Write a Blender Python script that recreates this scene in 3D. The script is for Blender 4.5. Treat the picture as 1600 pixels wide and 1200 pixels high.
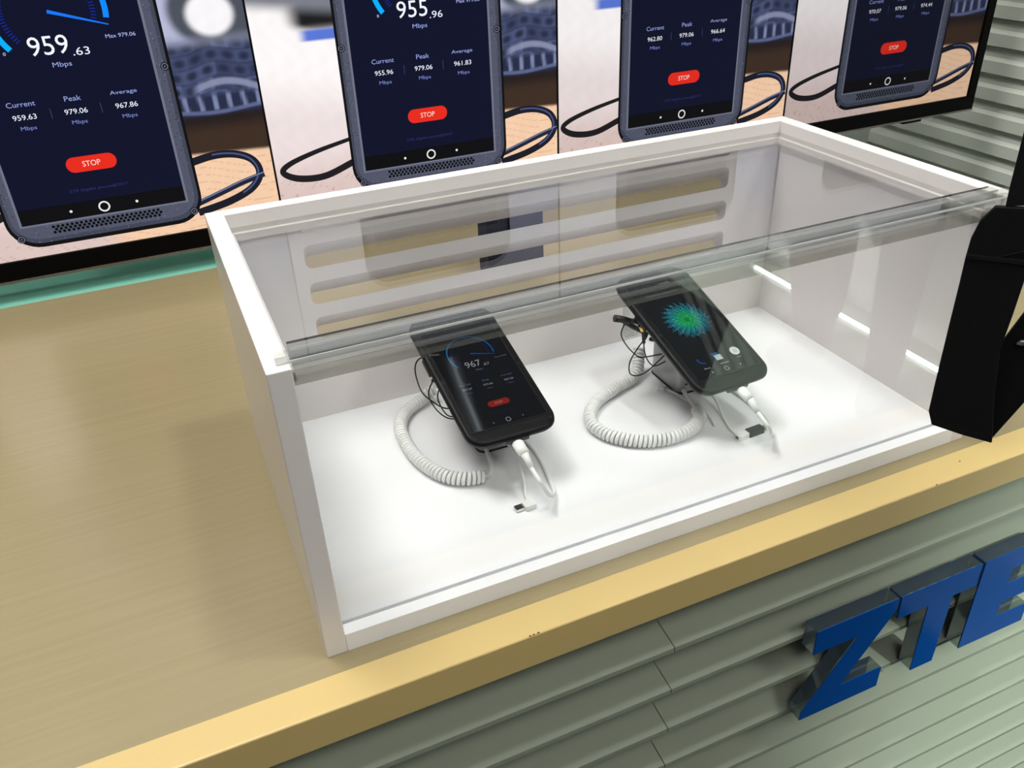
import bpy, bmesh, math, random
import numpy as np
from mathutils import Vector, Matrix
from mathutils.geometry import tessellate_polygon

for o in list(bpy.data.objects):
    bpy.data.objects.remove(o, do_unlink=True)
random.seed(7)
SC = bpy.context.scene
COL = SC.collection
S = 0.6            # 1 unit of the plan below (the width of the display case) = 0.6 m
W, D, H = 1.0, 0.5005, 0.387      # display case
T, TB = 0.0246, 0.0271            # board thickness, base thickness
FLOOR_Z = -1.667

# ------------------------------------------------------------------ camera
cam_d = bpy.data.cameras.new('camera')
cam = bpy.data.objects.new('camera', cam_d)
COL.objects.link(cam)
SC.camera = cam
cam_d.sensor_width = 36.0
cam_d.sensor_fit = 'HORIZONTAL'
cam_d.lens = 1337.384 / 1600 * 36
cam_d.clip_start = 0.02
right = Vector((0.91539677, -0.40067455, -0.03884153))
down = Vector((-0.23824402, -0.46145898, -0.85457323))
fwd = Vector((0.32448197, 0.79152733, -0.51787637))
m = Matrix((right, -down, -fwd)).transposed().to_4x4()
m.translation = Vector((-0.05114965, -0.73372015, 0.78748564)) * S
cam.matrix_world = m

# ------------------------------------------------------------------ view, world and large lights
SC.view_settings.view_transform = 'Standard'
SC.view_settings.look = 'None'
SC.view_settings.gamma = 1.0
SC.view_settings.use_curve_mapping = False
SC.view_settings.exposure = 0.0
world = bpy.data.worlds.new('world')
SC.world = world
world.use_nodes = True
bg = world.node_tree.nodes['Background']
bg.inputs[0].default_value = (0.78, 0.80, 0.80, 1)
bg.inputs[1].default_value = 0.10


def area(name, loc, size, power, color=(1, 1, 1), target=None, size_y=None):
    l = bpy.data.lights.new(name, 'AREA')
    l.shape = 'RECTANGLE'
    l.size = size
    l.size_y = size_y or size
    l.energy = power
    l.color = color
    o = bpy.data.objects.new(name, l)
    COL.objects.link(o)
    o.location = Vector(loc) * S
    if target is not None:
        o.rotation_euler = (Vector(target) * S - o.location).to_track_quat('-Z', 'Y').to_euler()
    return o


def spot(name, loc, power, color, target, deg, blend=0.6, rad=0.04):
    l = bpy.data.lights.new(name, 'SPOT')
    l.energy = power
    l.color = color
    l.spot_size = math.radians(deg)
    l.spot_blend = blend
    l.shadow_soft_size = rad
    o = bpy.data.objects.new(name, l)
    COL.objects.link(o)
    o.location = Vector(loc) * S
    o.rotation_euler = (Vector(target) * S - o.location).to_track_quat('-Z', 'Y').to_euler()
    return o


area('ceiling_panel_light', (-0.5, 0.85, 4.3), 0.95, 48, (1.0, 0.985, 0.97), (0.6, 0.5, 0))
area('hall_fill_light', (-0.8, -3.0, 4.3), 1.0, 9, (1.0, 0.90, 0.76), (0.4, 0.0, 0))  # added fill lamp, out of view, for the front-facing surfaces
area('wall_fill_light', (1.3, -0.5, 4.3), 0.3, 32, (0.97, 1.0, 0.96), (2.64, 0.9, 0.3))  # fill lamp added to brighten the louvred wall
area('aisle_fill_light', (3.2, -3.2, 4.3), 1.0, 40, (0.93, 1.0, 0.96), (4.6, -3.0, -1.2))  # added lamp, lifts the aisle as mirrored in the front pane
spot('front_fill_spot', (2.0, -3.4, 3.9), 620, (0.88, 1.0, 0.92), (1.5, -0.05, -1.25), 22, 1.0)  # added pale green spot that brightens the lower counter front
spot('aisle_fill_spot', (0.6, -4.6, 4.1), 1900, (0.92, 1.0, 0.97), (3.66, -2.7, -0.9), 34, 0.5)  # unseen spot added so the aisle counter reflects brightly in the pane

# ------------------------------------------------------------------ colours and materials


def lin(c):
    def f(v):
        v = v / 255.0
        return v / 12.92 if v <= 0.04045 else ((v + 0.055) / 1.055) ** 2.4
    return tuple(f(v) for v in c[:3])


def mat(name, col, rough=0.5, metal=0.0, spec=0.5, coat=0.0, bump=None, var=None, emit=None, estr=1.0):
    mt = bpy.data.materials.new(name)
    mt.use_nodes = True
    nt = mt.node_tree
    b = nt.nodes['Principled BSDF']
    c = lin(col)
    b.inputs['Base Color'].default_value = (*c, 1)
    b.inputs['Roughness'].default_value = rough
    b.inputs['Metallic'].default_value = metal
    b.inputs['Specular IOR Level'].default_value = spec
    b.inputs['Coat Weight'].default_value = coat
    b.inputs['Coat Roughness'].default_value = 0.06
    if emit:
        b.inputs['Emission Color'].default_value = (*lin(emit), 1)
        b.inputs['Emission Strength'].default_value = estr
    tc = nt.nodes.new('ShaderNodeTexCoord')
    if var:      # (scale vector, amount)
        mp = nt.nodes.new('ShaderNodeMapping')
        mp.inputs['Scale'].default_value = var[0]
        nz = nt.nodes.new('ShaderNodeTexNoise')
        nz.inputs['Scale'].default_value = 1.0
        nz.inputs['Detail'].default_value = 5
        nt.links.new(tc.outputs['Object'], mp.inputs[0])
        nt.links.new(mp.outputs[0], nz.inputs['Vector'])
        rp = nt.nodes.new('ShaderNodeValToRGB')
        a = var[1]
        rp.color_ramp.elements[0].position = 0.3
        rp.color_ramp.elements[1].position = 0.7
        rp.color_ramp.elements[0].color = (*(v * (1 - a) for v in c), 1)
        rp.color_ramp.elements[1].color = (*(min(1, v * (1 + a)) for v in c), 1)
        nt.links.new(nz.outputs['Fac'], rp.inputs[0])
        nt.links.new(rp.outputs[0], b.inputs['Base Color'])
    if bump:     # (scale, strength)
        nb = nt.nodes.new('ShaderNodeTexNoise')
        nb.inputs['Scale'].default_value = bump[0]
        nb.inputs['Detail'].default_value = 4
        bp = nt.nodes.new('ShaderNodeBump')
        bp.inputs['Strength'].default_value = bump[1]
        bp.inputs['Distance'].default_value = 0.001
        nt.links.new(tc.outputs['Object'], nb.inputs['Vector'])
        nt.links.new(nb.outputs['Fac'], bp.inputs['Height'])
        nt.links.new(bp.outputs[0], b.inputs['Normal'])
    return mt


def acrylic(name, tint=(1, 1, 1), f0=0.05, body=0.0, bodycol=(0.6, 0.62, 0.6), rough=0.0):
    """clear sheet: transparent with a Schlick reflection, the same from every side"""
    mt = bpy.data.materials.new(name)
    mt.use_nodes = True
    nt = mt.node_tree
    nt.nodes.clear()
    out = nt.nodes.new('ShaderNodeOutputMaterial')
    tr = nt.nodes.new('ShaderNodeBsdfTransparent')
    tr.inputs[0].default_value = (*tint, 1)
    gl = nt.nodes.new('ShaderNodeBsdfGlossy')
    gl.inputs['Roughness'].default_value = rough
    lw = nt.nodes.new('ShaderNodeLayerWeight')
    lw.inputs[0].default_value = 0.5
    p = nt.nodes.new('ShaderNodeMath'); p.operation = 'POWER'; p.inputs[1].default_value = 5
    mu = nt.nodes.new('ShaderNodeMath'); mu.operation = 'MULTIPLY_ADD'
    mu.inputs[1].default_value = 1 - f0
    mu.inputs[2].default_value = f0
    nt.links.new(lw.outputs['Facing'], p.inputs[0])
    nt.links.new(p.outputs[0], mu.inputs[0])
    src = tr
    if body > 0:
        df = nt.nodes.new('ShaderNodeBsdfDiffuse')
        df.inputs[0].default_value = (*bodycol, 1)
        mb = nt.nodes.new('ShaderNodeMixShader')
        mb.inputs[0].default_value = body
        nt.links.new(tr.outputs[0], mb.inputs[1])
        nt.links.new(df.outputs[0], mb.inputs[2])
        src = mb
    mx = nt.nodes.new('ShaderNodeMixShader')
    nt.links.new(mu.outputs[0], mx.inputs[0])
    nt.links.new(src.outputs[0], mx.inputs[1])
    nt.links.new(gl.outputs[0], mx.inputs[2])
    nt.links.new(mx.outputs[0], out.inputs[0])
    return mt


def screen_mat(name, strength=1.0, rough=0.25, spec=0.3):
    mt = bpy.data.materials.new(name)
    mt.use_nodes = True
    nt = mt.node_tree
    b = nt.nodes['Principled BSDF']
    b.inputs['Base Color'].default_value = (0.003, 0.003, 0.0035, 1)
    b.inputs['Roughness'].default_value = rough
    b.inputs['Specular IOR Level'].default_value = spec
    at = nt.nodes.new('ShaderNodeAttribute')
    at.attribute_name = 'picture'
    nt.links.new(at.outputs['Color'], b.inputs['Emission Color'])
    b.inputs['Emission Strength'].default_value = strength
    return mt


M = {}
M['white'] = mat('white_laminate', (229, 223, 221), 0.22, spec=0.35)
M['white_floor'] = mat('white_gloss_panel', (240, 240, 243), 0.12, spec=0.5)
M['wood'] = mat('light_wood_laminate', (150, 136, 102), 0.22, spec=0.7, var=((4.0, 190, 1), 0.045), bump=(300, 0.04))
M['teal'] = mat('teal_laminate', (122, 190, 170), 0.6, spec=0.1)
M['edge'] = mat('yellow_edge_lacquer', (205, 179, 120), 0.32, spec=0.45)
M['chip'] = mat('chipped_spot', (70, 48, 30), 0.8)
M['clad'] = mat('glossy_cladding', (214, 218, 208), 0.16, spec=0.6)
M['clad_front'] = mat('grey_green_cladding', (142, 148, 134), 0.10, spec=0.6)
M['clad_dark'] = mat('cladding_gap', (26, 28, 26), 0.5)
M['tvblack'] = mat('gloss_black_plastic', (7, 7, 8), 0.45, spec=0.06)
M['block'] = mat('black_box_plastic', (7, 8, 9), 0.5, spec=0.08)
M['tvtrim'] = mat('brushed_trim', (140, 136, 132), 0.25, metal=0.9)
M['tvback'] = mat('matte_black_plastic', (22, 22, 23), 0.5)
M['phone'] = mat('rubber_black', (9, 9, 10), 0.42, spec=0.2, bump=(1500, 0.15))
M['phone_edge'] = mat('phone_black_plastic', (14, 14, 15), 0.3)
M['hole'] = mat('dark_hole', (4, 4, 4), 0.7)
M['cable_white'] = mat('white_cable_plastic', (238, 238, 237), 0.38)
M['cable_black'] = mat('black_cable', (16, 16, 17), 0.4)
M['steel'] = mat('bright_steel', (200, 198, 194), 0.25, metal=1.0)
M['brass'] = mat('gold_connector', (226, 184, 92), 0.25, metal=1.0)
M['silver'] = mat('silver_stand', (188, 188, 190), 0.28, metal=0.35)
M['strap'] = mat('black_webbing', (16, 18, 19), 0.85, spec=0.2, bump=(2500, 0.5))
M['strap2'] = mat('black_smooth_fabric', (22, 24, 25), 0.8, spec=0.2, bump=(1200, 0.3))
M['buckle'] = mat('grey_buckle', (150, 152, 155), 0.35, metal=0.6)
M["hallfloor"] = mat('hall_floor_tile', (122, 134, 122), 0.12, spec=0.5, var=((1.4, 1.4, 1), 0.08))
M['dark_sheet'] = mat('added_dark_sheet', (38, 40, 40), 0.9, spec=0.1)
M['wall'] = mat('pale_wall_paint', (206, 212, 204), 0.5)
M['blue'] = mat('blue_acrylic_face', (0, 70, 148), 0.12, spec=0.2)
M['bluedeep'] = mat('blue_acrylic_side', (14, 60, 120), 0.06, spec=0.6)
M['lamp'] = mat('lamp_glow', (255, 252, 246), 0.5, emit=(255, 252, 246), estr=9.0)
M['softlamp'] = mat('soft_lamp_fabric', (225, 240, 228), 0.7, emit=(235, 240, 250), estr=3.0)
M['lampframe'] = mat('lamp_frame', (220, 220, 220), 0.4)
M['led'] = mat('led_glow', (240, 255, 248), 0.5, emit=(240, 255, 248), estr=16.0)
M['pane'] = acrylic('clear_acrylic', (0.965, 0.972, 0.968), 0.045)
M['pane_edge'] = acrylic('clear_acrylic_edge', (0.88, 0.9, 0.88), 0.11, 0.03, (0.85, 0.86, 0.85))
M['top_sheet'] = acrylic('clear_acrylic_top', (0.96, 0.965, 0.962), 0.018)
M['bar'] = acrylic('clear_acrylic_bar', (0.97, 0.97, 0.97), 0.06)
M['smoke'] = acrylic('acrylic_support_strip', (0.80, 0.80, 0.77), 0.05, 0.10, (0.42, 0.42, 0.38))
M['letterclear'] = acrylic('thick_clear_acrylic', (0.62, 0.70, 0.68), 0.22, 0.08, (0.5, 0.62, 0.58))
M['picture'] = screen_mat('television_picture', 1.0, 0.4, 0.05)
M['phone_picture'] = screen_mat('phone_picture', 1.0, 0.03, 0.5)

# ------------------------------------------------------------------ mesh helpers


class MB:
    def __init__(s):
        s.v = []; s.f = []; s.m = []; s.cm = 0; s.sm = []

    def add(s, vs, fs, smooth=False, mi=None):
        n = len(s.v)
        s.v += [tuple(p) for p in vs]
        for f in fs:
            s.f.append(tuple(i + n for i in f)); s.m.append(s.cm if mi is None else mi); s.sm.append(smooth)
        return s

    def box(s, x0, x1, y0, y1, z0, z1, mi=None):
        v = [(x, y, z) for x in (x0, x1) for y in (y0, y1) for z in (z0, z1)]
        return s.add(v, [(0, 1, 3, 2), (4, 6, 7, 5), (0, 4, 5, 1), (2, 3, 7, 6), (0, 2, 6, 4), (1, 5, 7, 3)], mi=mi)

    def prism(s, pts, a, b, fn, mi=None, side_mi=None, smooth=False):
        """outline pts (2D, counter clockwise) swept from a to b; fn(p, t) -> 3D"""
        n = len(pts)
        v = [fn(p, a) for p in pts] + [fn(p, b) for p in pts]
        tris = tessellate_polygon([[Vector((p[0], p[1], 0)) for p in pts]])
        fs = [tuple(t) for t in tris]
        s.add(v, fs + [tuple(i + n for i in reversed(t)) for t in tris], mi=mi)
        k = len(s.v) - 2 * n
        for i in range(n):
            j = (i + 1) % n
            s.f.append((k + i, k + n + i, k + n + j, k + j)); s.m.append(side_mi if side_mi is not None else (mi if mi is not None else s.cm)); s.sm.append(smooth)
        return s

    def tube(s, path, r, n=8, caps=True, mi=None, flat=1.0):
        path = [Vector(p) for p in path]
        k = len(path)
        rr = r if isinstance(r, (list, tuple)) else [r] * k
        up = None; vs = []
        for i, p in enumerate(path):
            t = (path[min(i + 1, k - 1)] - path[max(i - 1, 0)])
            t = t.normalized() if t.length > 1e-9 else Vector((0, 0, 1))
            if up is None:
                up = Vector((0, 0, 1)) if abs(t.z) < 0.9 else Vector((1, 0, 0))
            up = (up - t * up.dot(t)).normalized()
            sd = t.cross(up)
            for j in range(n):
                a = 2 * math.pi * j / n
                vs.append(p + sd * (math.cos(a) * rr[i]) + up * (math.sin(a) * rr[i] * flat))
        fs = [(i * n + j, i * n + (j + 1) % n, (i + 1) * n + (j + 1) % n, (i + 1) * n + j) for i in range(k - 1) for j in range(n)]
        s.add(vs, fs, smooth=True, mi=mi)
        if caps:
            b = len(s.v) - k * n
            s.f.append(tuple(b + j for j in reversed(range(n)))); s.m.append(s.cm if mi is None else mi); s.sm.append(False)
            s.f.append(tuple(b + (k - 1) * n + j for j in range(n))); s.m.append(s.cm if mi is None else mi); s.sm.append(False)
        return s

    def build(s, name, mats, parent=None, bevel=0, seg=2, local=False, origin=None, offs=None):
        if not isinstance(mats, (list, tuple)):
            mats = [mats]
        off = Vector((0, 0, 0))
        if origin is not None:
            off = Vector(origin)
        elif parent is not None and not local:
            q = parent
            while q is not None:
                off = off + q.location / S
                q = q.parent
        me = bpy.data.meshes.new(name)
        me.from_pydata([((Vector(p) - off) * S)[:] for p in s.v], [], s.f)
        for i, p in enumerate(me.polygons):
            p.material_index = s.m[i]; p.use_smooth = s.sm[i]
        for mt in mats:
            me.materials.append(mt)
        bm = bmesh.new(); bm.from_mesh(me); bmesh.ops.recalc_face_normals(bm, faces=bm.faces); bm.to_mesh(me); bm.free()
        o = bpy.data.objects.new(name, me)
        COL.objects.link(o)
        if parent is not None:
            o.parent = parent
        elif origin is not None:
            o.location = off * S
        if bevel:
            b = o.modifiers.new('bevel', 'BEVEL'); b.width = bevel * S; b.segments = seg; b.limit_method = 'ANGLE'; b.angle_limit = math.radians(40)
            b.harden_normals = False
        return o


def tag(o, label, cat, group=None, kind=None):
    if label: o['label'] = label
    if cat: o['category'] = cat
    if group: o['group'] = group
    if kind: o['kind'] = kind
    return o


def empty(name, loc, label=None, cat=None, group=None, rot=None):
    o = bpy.data.objects.new(name, None)
    o.empty_display_size = 0.02
    COL.objects.link(o)
    o.location = Vector(loc) * S
    if rot is not None:
        o.rotation_euler = rot
    return tag(o, label, cat, group)


def rrect(x0, x1, y0, y1, r, n=6):
    if not isinstance(r, (list, tuple)):
        r = [r] * 4
    out = []
    for (cx, cy, a0, q) in ((x1 - r[0], y0 + r[0], -90, r[0]), (x1 - r[1], y1 - r[1], 0, r[1]), (x0 + r[2], y1 - r[2], 90, r[2]), (x0 + r[3], y0 + r[3], 180, r[3])):
        for i in range(n + 1):
            a = math.radians(a0 + 90 * i / n)
            out.append((cx + q * math.cos(a), cy + q * math.sin(a)))
    return out


def smooth_path(pts, k=8):
    """Catmull-Rom through the points"""
    P = [Vector(p) for p in pts]
    P = [P[0] * 2 - P[1]] + P + [P[-1] * 2 - P[-2]]
    out = []
    for i in range(1, len(P) - 2):
        for j in range(k):
            t = j / k
            a, b, c, d = P[i - 1], P[i], P[i + 1], P[i + 2]
            out.append(0.5 * ((2 * b) + (c - a) * t + (2 * a - 5 * b + 4 * c - d) * t * t + (3 * b - 3 * c + d - a) * t ** 3))
    out.append(P[-2])
    return out


XY = lambda p, t: (p[0], p[1], t)
XZ = lambda p, t: (p[0], t, p[1])
YZ = lambda p, t: (t, p[0], p[1])

# ------------------------------------------------------------------ the hall
fl = MB().box(-6, 9, -11, 2.4, FLOOR_Z - 0.1, FLOOR_Z).build('floor', M['hallfloor'])
dark_sh = MB().prism([(-6, -9), (3.0, -9), (3.0, -3.07), (2.15, -2.22), (2.15, 1.2), (1.9, 1.85), (-6, 1.85)], FLOOR_Z, FLOOR_Z + 0.008, XY).build('floor_dark_sheet', M['dark_sheet'], origin=(0, -2, FLOOR_Z))  # added dark sheet, its edge cut to shape the front pane reflection
tag(dark_sh, 'added dark floor sheet, out of view, that darkens the front pane reflection', 'dark_sheet')
tag(fl, 'pale glossy floor of the exhibition hall', None, kind='structure')
bw = MB().box(-6, 2.72, 1.90, 2.1, FLOOR_Z, 3.0).build('wall_back', M['wall'])
tag(bw, 'plain pale wall behind the television', None, kind='structure')


# louvre clad wall on the right, running front to back
def clad_wall(pts0, ztop, zbot, mb, c0, c1, base, sgn, axis, pitch=0.0835):
    dark = (0, 1) if axis == 'x' else (0,)
    z = ztop
    while z - pitch > zbot:
        zi = z - pitch
        # one board: thin black seam, then the riser, then the shelf and its lip
        def P(c, out, zz):
            return (base + sgn * out, c, zz) if axis == 'x' else (c, base + sgn * out, zz)
        pts = [(o_, z + dz_) for o_, dz_ in pts0]
        for i in range(len(pts) - 1):
            (o0, z0), (o1, z1) = pts[i], pts[i + 1]
            mb.add([P(c0, o0, z0), P(c1, o0, z0), P(c1, o1, z1), P(c0, o1, z1)], [(0, 1, 2, 3)], mi=1 if i in dark else 0)
        z -= pitch
    return mb


COVE = [(0.020, 0.0), (0.0, -0.001), (0.0, -0.006), (0.0005, -0.016), (0.003, -0.026), (0.008, -0.036), (0.015, -0.043), (0.020, -0.047), (0.020, -0.0865)]
SHELF = [(0.050, -0.0085), (0.002, -0.014), (0.0, -0.030), (0.0, -0.075), (0.050, -0.0845), (0.0502, -0.0850), (0.0502, -0.0930), (0.050, -0.0930)]
wr = MB()
clad_wall(COVE, 0.2045 + 0.0865 * 30, FLOOR_Z, wr, -1.0, 1.90, 2.66, -1, 'x', 0.0865)
wr.box(2.66, 2.75, -1.0, 1.90, FLOOR_Z, 2.80)
wr = wr.build('wall_right', [M['clad'], M['clad_dark']])
tag(wr, 'pale louvred cladding wall right of the television', None, kind='structure')

# ------------------------------------------------------------------ the counter
ctr = empty('display_counter', (0, 0, 0), 'long stand counter with light wood top, yellow edge and glossy lapped front', 'counter', rot=(0, 0, 0.0053))
CX0, CX1 = -1.6, 1.78
MB().box(CX0, CX1, -0.0272, 1.279, -0.03, 0.0).build('worktop', M['wood'], ctr)
MB().box(CX0, CX1, 1.279, 1.56, -0.03, 0.0).build('rear_inlay', M['teal'], ctr)['label'] = 'teal strip along the rear of the counter'
e = MB()
e.prism([(-0.0272, -0.052), (-0.0272, 0.0005), (-0.0735, 0.0005), (-0.0748, -0.001), (-0.0748, -0.052)], CX0, CX1, YZ)
ed = e.build('front_edging', M['edge'], ctr, bevel=0.0008)
ed['label'] = 'yellow lacquered front edging'
for (x, y) in ((0.228, -0.0738), (0.233, -0.0737), (0.239, -0.0735), (0.9485, -0.0480), (0.875, -0.0740)):
    ch = MB()
    ch.prism([(x + 0.0022 * math.cos(a) * random.uniform(.5, 1.2), y + 0.0010 * math.sin(a)) for a in [i * 1.05 for i in range(6)]], 0.0005, 0.0009, XY)
    ch.build('edge_chip', M['chip'], ed)['label'] = 'small dark chip in the yellow edging'
c = MB()
for a_, b_ in ((CX0, 0.44), (0.4412, CX1)):
    clad_wall(SHELF, -0.0405, FLOOR_Z + 0.13, c, a_, b_, -0.0225, -1, 'y', pitch=0.0845)
c.box(CX0 + 0.01, CX1 - 0.01, -0.0205, 1.55, FLOOR_Z, -0.031, mi=2)
c.build('lapped_front', [M['clad_front'], M['clad_dark'], M['wall']], ctr)

# ------------------------------------------------------------------ display case
case = empty('display_case', (0.5, 0.25, 0), 'white display case with slotted back and clear acrylic top and front', 'display case')
BV = 0.0012
MB().box(0, T, 0, D, 0, H).build('side_panel', M['white'], case, BV)
MB().box(W - T, W, 0, D, 0, H).build('side_panel', M['white'], case, BV)
MB().box(T, W - T, 0, 0.0175, 0, TB).box(T, W - T, 0.0225, D - T, 0, TB).box(T, W - T, 0.0175, 0.0225, 0, TB - 0.006).build('base_panel', M['white_floor'], case, 0.0006)
# back board with slanted slots
yb0, yb1 = D - T, D
slots = [(0.3425, 0.357), (0.285, 0.322), (0.226, 0.262), (0.168, 0.204)]
bk = MB()
outer = [(T, 0), (W - T, 0), (W - T, H), (T, H)]
loops = {}
for tag_, y, dz_ in (('f', yb0, 0.0), ('b', yb1, -0.026)):
    hs = []
    for (z0, z1) in slots:
        dz = dz_ if z0 < 0.34 else dz_ * 0.1
        hs.append(rrect(0.123, 0.875, z0 + dz, z1 + dz, min(0.010, (z1 - z0) * .45), 5))
    loops[tag_] = hs
    polys = [outer] + hs
    flat = [p for l in polys for p in l]
    tr = tessellate_polygon([[Vector((p[0], p[1], 0)) for p in l] for l in polys])
    bk.add([(p[0], y, p[1]) for p in flat], [tuple(t) for t in tr])
for hf, hb in zip(loops['f'], loops['b']):
    n = len(hf)
    bk.add([(p[0], yb0, p[1]) for p in hf] + [(p[0], yb1, p[1]) for p in hb], [(i, (i + 1) % n, n + (i + 1) % n, n + i) for i in range(n)])
bk.add([(p[0], y, p[1]) for y in (yb0, yb1) for p in outer], [(i, (i + 1) % 4, 4 + (i + 1) % 4, 4 + i) for i in range(4)])
bk.build('slotted_back_panel', M['white'], case)
# ledge that carries the top sheet
ZL = H - 0.0265
lg = MB()
lg.box(T, W - T, yb0 - 0.007, yb0, ZL - 0.011, ZL)
lg.box(W - T - 0.007, W - T, 0.04, yb0 - 0.007, ZL - 0.011, ZL)
lg.box(T, T + 0.007, 0.04, yb0 - 0.007, ZL - 0.011, ZL)
lg.build('ledge', M['white'], case, 0.0005)


def sheet(name, x0, x1, y0, y1, z0, z1, thin, mats=None, parent=None):
    """thin = axis of the two broad faces; the rim gets the edge material"""
    b = MB()
    v = [(x, y, z) for x in (x0, x1) for y in (y0, y1) for z in (z0, z1)]
    fs = {'x': [(0, 1, 3, 2), (4, 6, 7, 5)], 'y': [(0, 4, 5, 1), (2, 3, 7, 6)], 'z': [(0, 2, 6, 4), (1, 5, 7, 3)]}
    for k, l in fs.items():
        b.add(v if k == 'x' else [], [])
    b = MB()
    for k, l in fs.items():
        for f in l:
            b.add([v[i] for i in f], [(0, 1, 2, 3)], mi=0 if k == thin else 1)
    return b.build(name, mats or [M['pane'], M['pane_edge']], parent)


sheet('top_pane', T + 0.0015, W - T - 0.0015, 0.043, yb0 - 0.0015, ZL + 0.0002, ZL + 0.0075, 'z', [M['top_sheet'], M['pane_edge']], case)
sheet('front_pane', T + 0.0008, W - T - 0.0008, 0.0183, 0.0213, TB - 0.0035, H + 0.0002, 'y', None, case)
sheet('glazing_bar', 0.012, 0.986, 0.012, 0.027, H + 0.0004, H + 0.0074, 'y', [M['bar'], M['pane_edge']], case)['label'] = 'clear acrylic bar lying across the top front'
MB().box(0.012, 0.986, 0.0112, 0.0119, H + 0.0004, H + 0.0030).build('painted_edge_line', M['lampframe'], case)['label'] = 'highlight painted along the lower edge of the bar'  # solid strips: edge highlights of the clear bar put into colour
MB().box(0.0285, 0.9715, 0.0426, 0.0431, H + 0.0050, H + 0.0074).build('painted_edge_line', M['tvtrim'], case)['label'] = 'darker painted line along the rear edge of the bar'
MB().box(0.0285, 0.9715, 0.0268, 0.0271, H + 0.0045, H + 0.0074).build('painted_edge_line', M['lampframe'], case)
sheet('glazing_strip', 0.0285, 0.9715, 0.0272, 0.0425, H - 0.012, H + 0.0074, 'z', [M['bar'], M['pane_edge']], case)
sheet('support_strip', T + 0.001, W - T - 0.001, 0.0220, 0.034, 0.3555, 0.3665, 'z', [M['smoke'], M['smoke']], case)['label'] = 'smoky acrylic strip behind the front pane'

# ------------------------------------------------------------------ small black block behind the case
bb = empty('black_power_box', (0.643, 0.93, 0), 'small black box standing on the counter behind the slotted case', 'box')
MB().box(0.577, 0.711, 0.90, 0.96, 0.003, 0.19).build('housing', M['block'], bb, 0.003)
for x in (0.588, 0.700):
    for y in (0.912, 0.948):
        MB().box(x - 0.006, x + 0.006, y - 0.006, y + 0.006, 0, 0.003).build('rubber_foot', M['hole'], bb)

# ------------------------------------------------------------------ text
_tc = {}


def glyphs(txt):
    if txt in _tc:
        return _tc[txt]
    cu = bpy.data.curves.new('t', 'FONT')
    cu.body = txt
    cu.dimensions = '2D'
    cu.fill_mode = 'FRONT'
    cu.resolution_u = 3
    ob = bpy.data.objects.new('t', cu)
    COL.objects.link(ob)
    bpy.context.view_layer.update()
    me = bpy.data.meshes.new_from_object(ob.evaluated_get(bpy.context.evaluated_depsgraph_get()))
    vs = [(v.co.x, v.co.y) for v in me.vertices]
    fs = [tuple(p.vertices) for p in me.polygons]
    bpy.data.objects.remove(ob, do_unlink=True)
    bpy.data.curves.remove(cu)
    bpy.data.meshes.remove(me)
    xs = [v[0] for v in vs]; ys = [v[1] for v in vs]
    x0, x1, y0, y1 = min(xs), max(xs), min(ys), max(ys)
    r = ([((x - x0) / (x1 - x0) - .5, (y - y0) / (y1 - y0) - .5) for x, y in vs], fs)
    _tc[txt] = r
    return r


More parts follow.
